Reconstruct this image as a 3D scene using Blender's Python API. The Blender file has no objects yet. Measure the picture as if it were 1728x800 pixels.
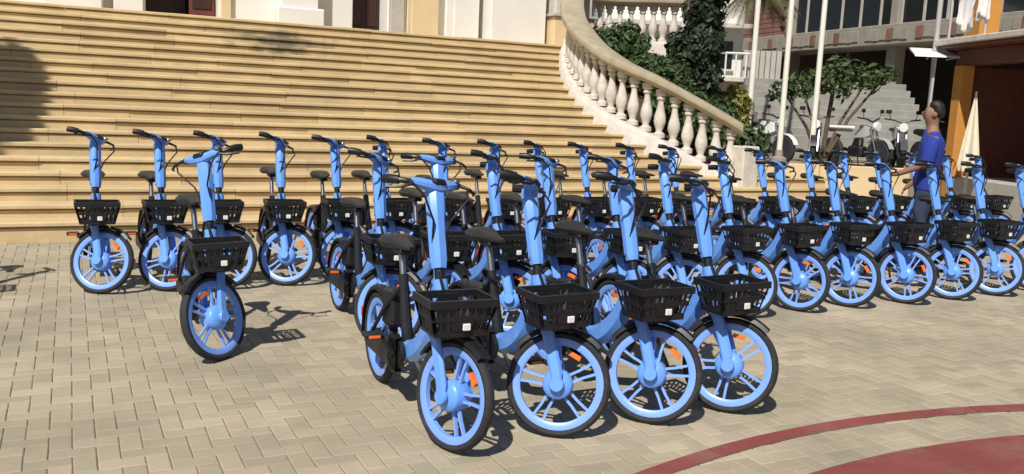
import bpy, math, random
from mathutils import Vector, Matrix
random.seed(7)
R = math.radians
scene = bpy.context.scene
col = scene.collection

# ------------------------------------------------------------------ camera
# world axes: x runs along the church steps (to the right), y runs up the steps, z is up
CAM = Vector((0, 0, 1.53)); F_PX = 1500.0
yaw, pitch, roll = R(26.57), R(8.17), R(2.51)
cd = Vector((math.sin(yaw)*math.cos(pitch), math.cos(yaw)*math.cos(pitch), -math.sin(pitch)))
r0 = Vector((math.cos(yaw), -math.sin(yaw), 0)); u0 = r0.cross(cd)
cr = r0*math.cos(roll)+u0*math.sin(roll); cu = u0*math.cos(roll)-r0*math.sin(roll)
cam_d = bpy.data.cameras.new('camera'); cam = bpy.data.objects.new('camera', cam_d); col.objects.link(cam)
cam_d.sensor_width = 36; cam_d.lens = 36*F_PX/1728; cam_d.clip_end = 600; cam_d.clip_start = .05
cam.matrix_world = Matrix(((cr.x, cu.x, -cd.x, CAM.x), (cr.y, cu.y, -cd.y, CAM.y), (cr.z, cu.z, -cd.z, CAM.z), (0, 0, 0, 1)))
scene.camera = cam

# ------------------------------------------------------------------ sky and sun
SUN_EL = 49.0
SH = Vector((.71, .70)).normalized()           # ground direction in which shadows fall
world = bpy.data.worlds.new('World'); scene.world = world; world.use_nodes = True
wn = world.node_tree; wn.nodes.clear()
sky = wn.nodes.new('ShaderNodeTexSky'); sky.sky_type = 'NISHITA'; sky.sun_disc = False
sky.sun_elevation = R(SUN_EL); sky.sun_rotation = math.atan2(-SH.x, -SH.y)
bg = wn.nodes.new('ShaderNodeBackground'); bg.inputs['Strength'].default_value = .05
wo = wn.nodes.new('ShaderNodeOutputWorld')
wn.links.new(sky.outputs[0], bg.inputs[0]); wn.links.new(bg.outputs[0], wo.inputs[0])
sl = bpy.data.lights.new('sun', 'SUN'); sl.energy = 5.0; sl.angle = R(.5); sl.color = (1, .95, .87)
so = bpy.data.objects.new('sun', sl); col.objects.link(so)
sdir = Vector((SH.x*math.cos(R(SUN_EL)), SH.y*math.cos(R(SUN_EL)), -math.sin(R(SUN_EL))))
so.rotation_euler = sdir.to_track_quat('-Z', 'Y').to_euler(); so.location = (-20, -12, 25)
vs = scene.view_settings; vs.view_transform = 'Standard'; vs.look = 'None'; vs.gamma = 1; vs.exposure = .04

# ------------------------------------------------------------------ materials
MATS = {}
def mat(name, c, rough=.6, metal=0.0, var=.12, scale=8.0, bump=0.0, spec=.5, objvar=0.0, coat=0.0, island=False, dirt=None, trans=0.0, spots=None):
    """plain procedural material: base colour broken up by noise, optional per-object shift, bump"""
    if name in MATS: return MATS[name]
    m = bpy.data.materials.new(name); m.use_nodes = True; nt = m.node_tree; N = nt.nodes; L = nt.links
    b = N['Principled BSDF']
    b.inputs['Roughness'].default_value = rough; b.inputs['Metallic'].default_value = metal
    b.inputs['Specular IOR Level'].default_value = spec; b.inputs['Coat Weight'].default_value = coat
    tc = N.new('ShaderNodeNewGeometry')
    no = N.new('ShaderNodeTexNoise'); no.inputs['Scale'].default_value = scale; no.inputs['Detail'].default_value = 5
    L.new(tc.outputs['Position'], no.inputs['Vector'])
    mr = N.new('ShaderNodeMapRange'); mr.inputs[1].default_value = .25; mr.inputs[2].default_value = .75
    mr.inputs[3].default_value = 1-var; mr.inputs[4].default_value = 1+var
    L.new(no.outputs[0], mr.inputs[0]); val = mr.outputs[0]
    if objvar:
        oi = N.new('ShaderNodeObjectInfo'); src = oi.outputs['Random']
        if island:
            ad = N.new('ShaderNodeMath'); ad.operation = 'ADD'; L.new(src, ad.inputs[0]); L.new(tc.outputs['Random Per Island'], ad.inputs[1])
            fr = N.new('ShaderNodeMath'); fr.operation = 'FRACT'; L.new(ad.outputs[0], fr.inputs[0]); src = fr.outputs[0]
        m2 = N.new('ShaderNodeMapRange'); m2.inputs[3].default_value = 1-objvar; m2.inputs[4].default_value = 1+objvar
        L.new(src, m2.inputs[0])
        mu = N.new('ShaderNodeMath'); mu.operation = 'MULTIPLY'; L.new(val, mu.inputs[0]); L.new(m2.outputs[0], mu.inputs[1]); val = mu.outputs[0]
    mx = N.new('ShaderNodeVectorMath'); mx.operation = 'SCALE'; mx.inputs[0].default_value = c[:3]
    L.new(val, mx.inputs['Scale']); out = mx.outputs[0]
    if objvar:   # small hue drift
        hs = N.new('ShaderNodeHueSaturation'); m3 = N.new('ShaderNodeMapRange')
        mt = N.new('ShaderNodeMath'); mt.operation = 'MULTIPLY'; mt.inputs[1].default_value = 7.31; L.new(src, mt.inputs[0])
        ft = N.new('ShaderNodeMath'); ft.operation = 'FRACT'; L.new(mt.outputs[0], ft.inputs[0])
        m3.inputs[3].default_value = .5-.06*objvar; m3.inputs[4].default_value = .5+.06*objvar
        L.new(ft.outputs[0], m3.inputs[0]); L.new(m3.outputs[0], hs.inputs['Hue']); L.new(out, hs.inputs['Color']); out = hs.outputs[0]
    for dirt in [q for q in (dirt, spots) if q]:
        n2 = N.new('ShaderNodeTexNoise'); n2.inputs['Scale'].default_value = dirt[1]; n2.inputs['Detail'].default_value = 8; n2.inputs['Roughness'].default_value = .65
        L.new(tc.outputs['Position'], n2.inputs['Vector'])
        r2 = N.new('ShaderNodeMapRange'); r2.inputs[1].default_value = dirt[2]; r2.inputs[2].default_value = dirt[2]+.2; r2.inputs[4].default_value = dirt[3]
        L.new(n2.outputs[0], r2.inputs[0])
        mm = N.new('ShaderNodeMix'); mm.data_type = 'RGBA'; mm.inputs[7].default_value = (*dirt[0], 1)
        L.new(r2.outputs[0], mm.inputs[0]); L.new(out, mm.inputs[6]); out = mm.outputs[2]
    L.new(out, b.inputs['Base Color'])
    if bump:
        bp = N.new('ShaderNodeBump'); bp.inputs['Strength'].default_value = bump; bp.inputs['Distance'].default_value = .01
        n3 = N.new('ShaderNodeTexNoise'); n3.inputs['Scale'].default_value = scale*6; n3.inputs['Detail'].default_value = 6
        L.new(tc.outputs['Position'], n3.inputs['Vector']); L.new(n3.outputs[0], bp.inputs['Height']); L.new(bp.outputs[0], b.inputs['Normal'])
    if trans:
        tr = N.new('ShaderNodeBsdfTranslucent'); ms = N.new('ShaderNodeMixShader'); ms.inputs[0].default_value = trans
        L.new(out, tr.inputs[0]); L.new(b.outputs[0], ms.inputs[1]); L.new(tr.outputs[0], ms.inputs[2])
        L.new(ms.outputs[0], N['Material Output'].inputs[0])
    MATS[name] = m
    return m

BLUE = mat('blue paint', (.145, .355, .90), .33, var=.06, scale=5, coat=.3, dirt=((.22, .27, .40), 9.0, .56, .35))
RIM = mat('pale blue rim', (.20, .375, .88), .35, var=.06, scale=6, coat=.2)
BLACK = mat('black plastic', (.010, .011, .014), .45, var=.3, scale=20)
RUBBER = mat('tyre rubber', (.022, .023, .027), .8, var=.25, scale=25, bump=.3, dirt=((.09, .08, .065), 14.0, .55, .5))
STEEL = mat('steel', (.45, .46, .48), .3, 1.0, var=.1)
SADDLE = mat('saddle vinyl', (.02, .019, .018), .5, var=.2, scale=15)
ORANGE = mat('orange reflector', (.85, .17, .03), .25, var=.1)
REDLENS = mat('red lens', (.5, .02, .02), .2, var=.1)
WHITE = mat('white plastic', (.75, .76, .76), .35, var=.05)
PAVER = mat('concrete paver', (.375, .32, .228), .85, var=.17, scale=1.3, objvar=.12, island=True, bump=.45, dirt=((.255, .235, .16), 1.1, .47, .6), spots=((.17, .15, .115), 13.0, .64, .55))
SAND = mat('joint sand', (.25, .215, .155), .95, var=.2, scale=20)
FARPLAZA = mat('far paving', (.33, .27, .18), .9, var=.15, scale=2.0, dirt=((.24, .22, .15), .7, .5, .5))
REDPAVE = mat('red pavement', (.225, .056, .047), .85, var=.16, scale=2.0, bump=.5, objvar=.07, dirt=((.25, .15, .12), 2.2, .5, .6), spots=((.15, .05, .04), 17.0, .62, .6))
STEP = mat('sandstone step', (.56, .43, .24), .85, var=.12, scale=2.5, objvar=.10, bump=.35, dirt=((.41, .335, .215), 1.7, .5, .5), spots=((.25, .19, .12), 9.0, .62, .5))
WHITEWALL = mat('white plaster', (.74, .73, .69), .8, var=.05, scale=1.5, dirt=((.55, .52, .45), 1.3, .6, .35))
CREAM = mat('cream plaster', (.66, .52, .31), .8, var=.07, scale=2)
OLDWHITE = mat('weathered white stone', (.58, .535, .48), .85, var=.14, scale=7, bump=.3, dirt=((.34, .30, .25), 6.0, .52, .6))
RAIL = mat('worn rail stone', (.35, .30, .21), .85, var=.18, scale=5, bump=.3, dirt=((.25, .22, .16), 4.0, .56, .5))
DOORWOOD = mat('dark door wood', (.035, .012, .009), .5, var=.3, scale=12)
REDWOOD = mat('red brown wood', (.12, .03, .018), .55, var=.25, scale=10)
GREYSTONE = mat('grey stone', (.42, .40, .36), .85, var=.1, scale=4)
CONC = mat('raw concrete', (.29, .265, .225), .9, var=.14, scale=2.5, bump=.3, dirt=((.2, .18, .15), 1.5, .55, .5))
GREYSTEP = mat('grey concrete step', (.27, .262, .24), .9, var=.15, scale=3, objvar=.08, dirt=((.2, .19, .16), 2.0, .56, .5))
BRICK = mat('brick red', (.20, .105, .078), .85, var=.2, scale=6, objvar=.12)
ORANGEWALL = mat('orange ochre paint', (.52, .235, .05), .7, var=.1, scale=3, dirt=((.4, .15, .03), 2.5, .58, .4))
DARKGLASS = mat('dark glass', (.015, .016, .018), .08, var=.1)
INTERIOR = mat('dark interior', (.03, .022, .018), .9, var=.3, scale=3)
SOIL = mat('garden soil', (.07, .05, .03), .95, var=.3, scale=5)
LEAF = mat('leaf green', (.047, .082, .022), .55, var=.35, scale=6, objvar=.25, island=True, trans=.2)
LEAFD = mat('dark leaf', (.022, .038, .016), .55, var=.35, scale=6, objvar=.3, island=True, trans=.12)
LEAFY = mat('yellow green leaf', (.26, .25, .05), .55, var=.3, scale=6, objvar=.25, island=True, trans=.25)
LEAFO = mat('olive frond', (.10, .095, .04), .6, var=.3, scale=5, trans=.2)
BARK = mat('bark', (.11, .08, .055), .9, var=.3, scale=14, bump=.5)
POLE = mat('white pole paint', (.78, .76, .68), .45, var=.06, scale=4)
CLOTH = mat('white cloth', (.72, .70, .70), .9, var=.08, scale=4)
SKIN = mat('skin', (.24, .12, .075), .6, var=.08, scale=10)
SHIRT = mat('royal blue cotton', (.016, .038, .27), .9, var=.15, scale=12, bump=.2)
JEANS = mat('denim', (.03, .045, .09), .9, var=.2, scale=15)
HAIR = mat('dark hair', (.014, .009, .007), .6, var=.3, scale=30)
SILVER = mat('silver paint', (.55, .55, .55), .35, .3, var=.08)
TANK = mat('dark red paint', (.16, .02, .02), .3, var=.1, coat=.5)

def add_stains():
    """grey-green patch of dried moss on the upper steps (has its own place and shape)"""
    m = STEP; nt = m.node_tree; N = nt.nodes; L = nt.links; b = N['Principled BSDF']
    src = b.inputs['Base Color'].links[0].from_socket
    g = N.new('ShaderNodeNewGeometry'); s = N.new('ShaderNodeVectorMath'); s.operation = 'SUBTRACT'; s.inputs[1].default_value = (3.05, 14.55, 2.45)
    L.new(g.outputs['Position'], s.inputs[0])
    sc = N.new('ShaderNodeVectorMath'); sc.operation = 'MULTIPLY'; sc.inputs[1].default_value = (.95, 1.5, 2.2); L.new(s.outputs[0], sc.inputs[0])
    ln = N.new('ShaderNodeVectorMath'); ln.operation = 'LENGTH'; L.new(sc.outputs[0], ln.inputs[0])
    no = N.new('ShaderNodeTexNoise'); no.inputs['Scale'].default_value = 4.5; no.inputs['Detail'].default_value = 7; L.new(g.outputs['Position'], no.inputs['Vector'])
    a = N.new('ShaderNodeMath'); a.operation = 'MULTIPLY_ADD'; a.inputs[1].default_value = 2.2; L.new(no.outputs[0], a.inputs[0]); L.new(ln.outputs['Value'], a.inputs[2])
    r = N.new('ShaderNodeMapRange'); r.inputs[1].default_value = 1.35; r.inputs[2].default_value = 2.0; r.inputs[3].default_value = .8; r.inputs[4].default_value = 0
    L.new(a.outputs[0], r.inputs[0])
    mm = N.new('ShaderNodeMix'); mm.data_type = 'RGBA'; mm.inputs[7].default_value = (.13, .115, .085, 1)
    L.new(r.outputs[0], mm.inputs[0]); L.new(src, mm.inputs[6]); L.new(mm.outputs[2], b.inputs['Base Color'])
add_stains()

# ------------------------------------------------------------------ mesh helpers
class MB:
    def __init__(s): s.v = []; s.f = []
    def add(s, vs, fs):
        o = len(s.v); s.v += [tuple(v) for v in vs]; s.f += [tuple(i+o for i in f) for f in fs]; return s
    def box(s, a, b, M=None):
        x0, y0, z0 = a; x1, y1, z1 = b
        vs = [Vector(p) for p in ((x0,y0,z0),(x1,y0,z0),(x1,y1,z0),(x0,y1,z0),(x0,y0,z1),(x1,y0,z1),(x1,y1,z1),(x0,y1,z1))]
        if M is not None: vs = [M @ v for v in vs]
        return s.add(vs, [(0,3,2,1),(4,5,6,7),(0,1,5,4),(1,2,6,5),(2,3,7,6),(3,0,4,7)])
    def cbox(s, a, b, c=.006, M=None):
        """box with chamfered long edges in all directions (24 verts)"""
        x0,y0,z0 = a; x1,y1,z1 = b
        lv = [((x0+c,x1-c),(y0+c,y1-c),z0),((x0,x1),(y0,y1),z0+c),((x0,x1),(y0,y1),z1-c),((x0+c,x1-c),(y0+c,y1-c),z1)]
        vs = []
        for (xa,xb),(ya,yb),z in lv:
            ins = c if z in (z0+c, z1-c) else 0
            vs += [(xa+ins,ya,z),(xb-ins,ya,z),(xb,ya+ins,z),(xb,yb-ins,z),(xb-ins,yb,z),(xa+ins,yb,z),(xa,yb-ins,z),(xa,ya+ins,z)]
        vs = [Vector(v) for v in vs]
        if M is not None: vs = [M @ v for v in vs]
        fs = [tuple(range(7,-1,-1)), tuple(range(24,32))]
        for l in range(3):
            for i in range(8):
                j = (i+1) % 8; fs.append((l*8+i, l*8+j, l*8+8+j, l*8+8+i))
        return s.add(vs, fs)
    def loops(s, rings, closed=False, cap=True):
        n = len(rings[0]); vs = [v for r in rings for v in r]; fs = []
        m = len(rings)
        for k in range(m if closed else m-1):
            k2 = (k+1) % m
            for i in range(n):
                j = (i+1) % n; fs.append((k*n+i, k*n+j, k2*n+j, k2*n+i))
        if cap and not closed: fs += [tuple(range(n-1,-1,-1)), tuple(range((m-1)*n, m*n))]
        return s.add(vs, fs)
    def tube(s, pts, r, n=8, up=Vector((0,0,1)), prof=None, closed=False):
        """round (or custom profile) tube along points; r number or list; prof = [(side, up)] scaled by r"""
        pts = [Vector(p) for p in pts]; k = len(pts); rings = []
        for i, p in enumerate(pts):
            if closed: t = pts[(i+1) % k]-pts[i-1]
            else: t = pts[min(i+1,k-1)]-pts[max(i-1,0)]
            t.normalize(); a = t.cross(up)
            if a.length < 1e-4: a = t.cross(Vector((0,1,0)))
            if a.length < 1e-4: a = t.cross(Vector((1,0,0)))
            a.normalize(); b = a.cross(t)
            rr = r[i] if isinstance(r, (list,tuple)) else r
            if prof: rings.append([p+a*x*rr+b*y*rr for x, y in prof])
            else: rings.append([p+a*math.cos(2*math.pi*j/n)*rr+b*math.sin(2*math.pi*j/n)*rr for j in range(n)])
        return s.loops(rings, closed)
    def lathe(s, prof, n=16, M=None, axis='z'):
        rings = []
        for r, h in prof:
            ring = []
            for j in range(n):
                a = 2*math.pi*j/n; c, d = r*math.cos(a), r*math.sin(a)
                v = Vector((c,d,h)) if axis == 'z' else Vector((c,h,d))
                ring.append(M @ v if M is not None else v)
            rings.append(ring)
        if axis == 'y': rings = [list(reversed(q)) for q in rings]
        return s.loops(rings)
    def prism(s, poly, z0, z1):
        n = len(poly)
        return s.loops([[Vector((x,y,z0)) for x, y in poly], [Vector((x,y,z1)) for x, y in poly]])
    def mesh(s, name, m, smooth=False):
        me = bpy.data.meshes.new(name); me.from_pydata(s.v, [], s.f); me.materials.append(m)
        if smooth:
            me.polygons.foreach_set('use_smooth', [True]*len(me.polygons))
            me.update()
            try: me.set_sharp_from_angle(angle=R(42))
            except Exception: pass
        me.update(); return me
    def build(s, name, m, parent=None, smooth=False):
        o = bpy.data.objects.new(name, s.mesh(name, m, smooth)); col.objects.link(o)
        if parent is not None: o.parent = parent
        return o
def empty(name, loc=(0,0,0), rz=0):
    o = bpy.data.objects.new(name, None); col.objects.link(o); o.location = loc; o.rotation_euler = (0,0,rz); o.empty_display_size = .1
    return o
def tag(o, label, cat, group=None):
    o['label'] = label; o['category'] = cat
    if group: o['group'] = group
    return o
def struct(o, kind='structure'): o['kind'] = kind; return o
def link_copy(me, name, parent, M=None):
    o = bpy.data.objects.new(name, me); col.objects.link(o); o.parent = parent
    if M is not None: o.matrix_local = M
    return o
def proj(p):
    q = Vector(p)-CAM; z = q.dot(cd)
    return (864+F_PX*q.dot(cr)/z, 400-F_PX*q.dot(cu)/z, z)
T = Matrix.Translation
def rotz(a): return Matrix.Rotation(a, 4, 'Z')
def spline(P, n):
    """Catmull-Rom through control points (tuples of any length)"""
    out = []; P = [P[0]]+list(P)+[P[-1]]
    for i in range(1, len(P)-2):
        for k in range(n):
            t = k/n; q = []
            for a, b, c, d in zip(P[i-1], P[i], P[i+1], P[i+2]):
                q.append(.5*((2*b)+(-a+c)*t+(2*a-5*b+4*c-d)*t*t+(-a+3*b-3*c+d)*t**3))
            out.append(tuple(q))
    out.append(tuple(P[-2])); return out

# ------------------------------------------------------------------ ground
g = MB().add([(-150,-150,-.03),(200,-150,-.03),(200,250,-.03),(-150,250,-.03)], [(0,1,2,3)]).build('plaza_ground', FARPLAZA); struct(g)
PX0, PX1, PY0, PY1 = -4.0, 13.0, 1.6, 10.0
sand = MB().add([(PX0,PY0,-.0065),(PX1,PY0,-.0065),(PX1,PY1,-.0065),(PX0,PY1,-.0065)], [(0,1,2,3)]).build('paved_plaza', SAND); struct(sand)
def paver_geo(w, h):
    g_, c = .0020, .0045; vs = []
    for ins, z in ((g_, -.012), (g_, -.0035), (g_+c, 0)):
        vs += [(ins-w/2,ins-h/2,z),(w/2-ins,ins-h/2,z),(w/2-ins,h/2-ins,z),(ins-w/2,h/2-ins,z)]
    fs = [(8,9,10,11)]
    for l in (0, 4):
        for i in range(4): fs.append((l+i, l+(i+1)%4, l+4+(i+1)%4, l+4+i))
    return vs, fs
PU = .0925
pav = []
for j in range(int((PY1-PY0)/PU)):
    for i in range(int((PX1-PX0)/PU)):
        c_ = (i-j) % 4
        if c_ == 0: pav.append((PX0+(i+1)*PU, PY0+(j+.5)*PU, 0))
        elif c_ == 3: pav.append((PX0+(i+.5)*PU, PY0+(j+1)*PU, 1))
def paver_rank(p):
    x, y, z = proj((p[0], p[1], 0))
    if not (5 < x < 1723 and 5 < y < 795): return 1e9
    # ground left clear of the bicycles shows its pieces largest
    return -y + (400 if x > 720 and not (y > 770 and x < 1060) else 0)
order = sorted(range(len(pav)), key=lambda k: paver_rank(pav[k]))
near = set(order[:300])
geo = [paver_geo(2*PU, PU), paver_geo(PU, 2*PU)]
pm = []
for vs, fs in geo:
    b = MB(); b.add(vs, fs); pm.append(b.mesh('paver', PAVER))
rest = MB()
for k, (x, y, o_) in enumerate(pav):
    dz = random.uniform(-.002, .0012); tx, ty = random.uniform(-.012,.012), random.uniform(-.012,.012); rz = random.uniform(-.015,.015)
    if k in near:
        link_copy(pm[o_], 'paver', sand, T((x,y,dz)) @ rotz(rz) @ Matrix.Rotation(tx,4,'X') @ Matrix.Rotation(ty,4,'Y'))
    else:
        cz, sz = math.cos(rz), math.sin(rz)
        rest.add([(x+a*cz-b*sz, y+a*sz+b*cz, c+dz+a*ty+b*tx) for a, b, c in geo[o_][0]], geo[o_][1])
ro = rest.build('paver_field', PAVER, sand); ro['kind'] = 'stuff'
def ring(name, cx, cy, ri, ro_, z, m, n=220):
    b = MB()
    if ri > 0:
        vs = []; fs = []
        for i in range(n):
            a = 2*math.pi*i/n
            vs += [(cx+ri*math.cos(a), cy+ri*math.sin(a), z), (cx+ro_*math.cos(a), cy+ro_*math.sin(a), z)]
        for i in range(n):
            j = (i+1) % n; fs.append((2*i, 2*i+1, 2*j+1, 2*j))
        b.add(vs, fs)
    else:
        b.add([(cx+ro_*math.cos(2*math.pi*i/n), cy+ro_*math.sin(2*math.pi*i/n), z) for i in range(n)], [tuple(range(n))])
    return struct(b.build(name, m))
rr_ = ring('red_pavement_ring', 3.53, -1.665, 4.772, 4.868, .0035, SAND)
seg = 84; da = 2*math.pi/seg
kv = []
for rad in (4.775, 4.865):
    for k in range(5):
        a = (k/4-.5)*(da-.0012); kv.append((rad*math.cos(a), rad*math.sin(a)))
pm_r = MB(); pm_r.prism([kv[k] for k in range(5)]+[kv[9-k] for k in range(5)], .003, .0075)
ringme = pm_r.mesh('ring_stone', REDPAVE)
for k in range(seg): link_copy(ringme, 'ring_stone', rr_, T((3.53,-1.665,random.uniform(-.0012,.0012))) @ rotz(k*da))
ring('red_pavement_disc', 3.53, -1.665, 0, 4.44, .006, REDPAVE)

# ------------------------------------------------------------------ church steps
V0, R0, RR, TT, NS = 10.0, .206, .1436, .2933, 19
def step_h(n): return R0+(n-1)*RR
def slope_h(v): return R0+(v-V0)/TT*RR
ZL = step_h(NS)
# plan of the curved balustrade (x, y, height of its foot)
CURVE = [(12.6,15.75,3.0),(12.0,16.05,2.99),(11.44,16.35,2.98),(10.6,16.75,2.96),(9.85,16.7,2.93),(9.3,16.2,2.88),(8.92,15.5,2.82),(8.42,14.75,2.53),(8.05,14.0,2.16),(7.89,13.3,1.82),(7.90,12.75,1.55),(8.04,12.25,1.31),(8.36,11.83,1.10),(8.76,11.47,.84),(9.12,11.18,.60),(9.42,10.98,.40)]
curve = spline(CURVE, 24)
def curve_u(v):
    best = None
    for x, y, h in curve[6*24:]:
        if best is None or abs(y-v) < best[0]: best = (abs(y-v), x)
    return best[1]
UL = -5.2
stairs = tag(empty('stone_staircase', (0, V0, 0)), 'wide flight of tan sandstone steps rising to the white church', 'staircase')
for n in range(1, NS+1):
    y0 = V0+(n-1)*TT; z1 = step_h(n); z0 = z1-(R0 if n == 1 else RR)
    ur = min(curve_u(y0+.15)+.08, 10.9) if y0 > 10.9 else 11.2
    yb = y0+TT+.03 if n < NS else 17.4
    u = UL-random.uniform(0, .9)
    while u < ur-.05:
        w = random.choice((.95,1.25,1.45,1.7))*random.uniform(.95,1.05)
        if n in (9,13): w *= .8
        e = min(u+w, ur)
        if ur-e < .35: e = ur
        a, bb = u+.002, e-.002; d = random.uniform(-.0035,.0035); dy = random.uniform(-.004,.004)
        nose, th = .029+dy, .045; q = .007
        # tread with rounded nosing over a recessed riser
        pr = [(y0+.002+dy, z0-.01),(y0+.002+dy, z1-th-.018+d),(y0+.034, z1-th-.014+d),(y0+.034, z1-th+d),(y0-nose+q*.6, z1-th+d),(y0-nose, z1-th+q+d),(y0-nose, z1-q*1.5+d),(y0-nose+q, z1-q*.4+d),(y0-nose+2.2*q, z1+d),(yb, z1+d),(yb, z0-.01)]
        pr = [(y-V0, z) for y, z in pr]
        MB().loops([[Vector((bb, y, z)) for y, z in pr], [Vector((a, y, z)) for y, z in pr]]).build('step_slab', STEP, stairs)
        u = e
# core under the treads so that no light leaks
core = MB()
for n in range(1, NS+1):
    y0 = (n-1)*TT+.07; core.box((UL, y0, -.02 if n == 1 else step_h(n-1)-.4), (7.75 if n > 4 else 10.6, 7.4, step_h(n)-.07-.0005*n))
core.build('stair_core', GREYSTONE, stairs)
# left flank wall of the flight, beyond the picture
lw = MB(); lw.loops([[Vector((x, y, z)) for y, z in ((9.9,-.05),(9.9,.6),(15.3,3.35),(17.4,3.35),(17.4,-.05))] for x in (UL+.02, UL-.33)])
tag(lw.build('flank_wall', OLDWHITE), 'white sloping flank wall closing the left end of the steps', 'wall')

# ------------------------------------------------------------------ balustrade
bal = tag(empty('curved_balustrade', (8.0, 13.0, 0)), 'weathered white balustrade with stone rail curving down beside the steps', 'balustrade')
off = Vector((-8.0, -13.0, 0))
cp = [Vector(p)+off for p in curve]
up = Vector((0,0,1))
def sweep(name, m, prof, lift):
    k = len(cp); rings = []
    for i in range(k):
        t = cp[min(i+1,k-1)]-cp[max(i-1,0)]; t.z = 0; t.normalize(); a = t.cross(up)
        rings.append([cp[i]+a*x+up*(z+lift) for x, z in prof])
    return MB().loops(rings).build(name, m, bal, True)
sweep('plinth', OLDWHITE, [(-.20,-.55),(.20,-.55),(.20,.06),(.185,.08),(.16,.13),(-.16,.13),(-.185,.08),(-.20,.06)], 0)
sweep('hand_rail', RAIL, [(-.12,0),(.12,0),(.15,.04),(.215,.06),(.225,.10),(.21,.15),(.14,.185),(-.14,.185),(-.21,.15),(-.225,.10),(-.215,.06),(-.15,.04)], .88)
bprof = [(r_*1.02, h_*1.31) for r_, h_ in [(.095,0),(.095,.05),(.06,.065),(.05,.09),(.075,.14),(.098,.20),(.09,.26),(.06,.35),(.045,.42),(.05,.455),(.07,.465),(.07,.49),(.055,.50),(.09,.52),(.09,.58)]]
bme = MB().lathe(bprof, 10).mesh('baluster', OLDWHITE, True)
acc = 0; last = cp[0]; k_ = 0
for p in cp[1:]:
    dseg = (Vector((p.x,p.y,0))-Vector((last.x,last.y,0))).length
    acc += dseg
    if acc >= .215:
        acc = 0; link_copy(bme, 'baluster', bal, T((p.x,p.y,p.z+.12)))
    last = p
e = cp[-1]
nw = MB(); nw.cbox((e.x-.1,e.y-.22,-.03),(e.x+.22,e.y+.14,1.12),.02); nw.cbox((e.x-.14,e.y-.26,-.03),(e.x+.26,e.y+.18,.3),.03)
nw.build('newel_post', OLDWHITE, bal)

# garden bed held between the balustrade and the street
bed = MB(); rows_ = []
vs_ = [10.95+.25*i for i in range(24)]
for v in vs_:
    ua = (curve_u(v) if v < 15.4 else 8.9)+.12
    rows_.append([Vector((ua+(1.0+.62*(v-10.95))*k/10, v, (max(.3, min(2.8, slope_h(v)-.1-.03*k))+.05*math.sin(v*3+k*2.1)) if k < 10 else -.02)) for k in range(11)])
verts = [p for r_ in rows_ for p in r_]; fs = []
for a in range(len(rows_)-1):
    for k in range(10): fs.append((a*11+k, a*11+k+1, (a+1)*11+k+1, (a+1)*11+k))
o = bed.add(verts, fs).build('garden_bed', SOIL, None, True); struct(o)
# terrace behind the parapet
ter = MB(); tp = [(x,y) for x, y, h in curve[0:6*24:3]]
ter.prism([(x,y+.05) for x, y in tp[:40]]+[(9.2,17.4),(8.7,17.4),(8.7,24),(13.5,24)], -.05, 2.86)
struct(ter.build('church_terrace', GREYSTONE))

# ------------------------------------------------------------------ church front
ch = tag(empty('church_front', (4.0, 17.2, ZL)), 'white church front with pilasters and dark doors above the steps', 'church')
def cb(name, m, x0, x1, y0, y1, z0, z1, parent=ch, c=.015):
    return MB().cbox((x0-4,y0-17.2,z0-ZL),(x1-4,y1-17.2,z1-ZL),c).build(name, m, parent)
HT = 10.0
for a, b in ((-6,1.24),(2.47,4.96),(5.66,6.04),(6.04,9.0)): cb('wall', WHITEWALL, a, b, 17.22, 18.2, ZL, HT)
cb('lintel', WHITEWALL, 1.24, 2.47, 17.22, 18.2, 6.2, HT); cb('lintel', WHITEWALL, 4.96, 5.66, 17.22, 18.2, 6.2, HT)
cb('back_wall', INTERIOR, .8, 6.2, 18.3, 18.4, ZL, 6.5)
d1 = cb('door', REDWOOD, 2.0, 2.45, 17.55, 17.61, ZL+.01, 6.15); cb('door_panel', DOORWOOD, 2.06, 2.39, 17.535, 17.555, ZL+.3, 3.6, d1)
cb('door', DOORWOOD, 1.26, 1.98, 18.0, 18.06, ZL+.01, 6.15); d2 = cb('door', DOORWOOD, 4.98, 5.64, 17.7, 17.77, ZL+.01, 6.15)
for k in range(2): cb('door_panel', DOORWOOD, 5.04+.31*k, 5.28+.31*k, 17.685, 17.705, ZL+.25, 3.7, d2)
for a, b, m in ((2.5,2.68,CREAM),(5.69,5.98,GREYSTONE),(.72,1.2,WHITEWALL)): cb('door_surround', m, a, b, 17.12, 17.24, ZL, 6.4)
for a, b, y, m in ((3.42,4.30,16.75,WHITEWALL),(-.35,.55,16.75,WHITEWALL)):
    p = cb('pilaster', m, a+.1, b-.1, y+.1, 17.23, ZL+.42, HT); cb('pilaster_base', m, a, b, y, 17.25, ZL, ZL+.42, p, .03)
p = cb('pilaster', CREAM, 6.08, 6.66, 17.0, 17.24, ZL, HT)
p = cb('pilaster', WHITEWALL, 6.9, 7.45, 16.8, 17.25, ZL, HT)
p = cb('pilaster', WHITEWALL, 7.6, 8.84, 16.55, 17.26, ZL, HT)
pd = tag(MB().cbox((8.93,16.35,ZL-.3),(9.9,17.15,ZL+.66),.02).build('pedestal', CREAM), 'cream stone pedestal block at the top right of the steps', 'pedestal')
MB().cbox((8.88,16.3,ZL+.66),(9.95,17.2,ZL+.72),.01).build('pedestal_slab', GREYSTONE, pd); MB().cbox((8.97,16.4,ZL+.72),(9.85,17.1,ZL+1.9),.02).build('pedestal_top', OLDWHITE, pd)

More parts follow.
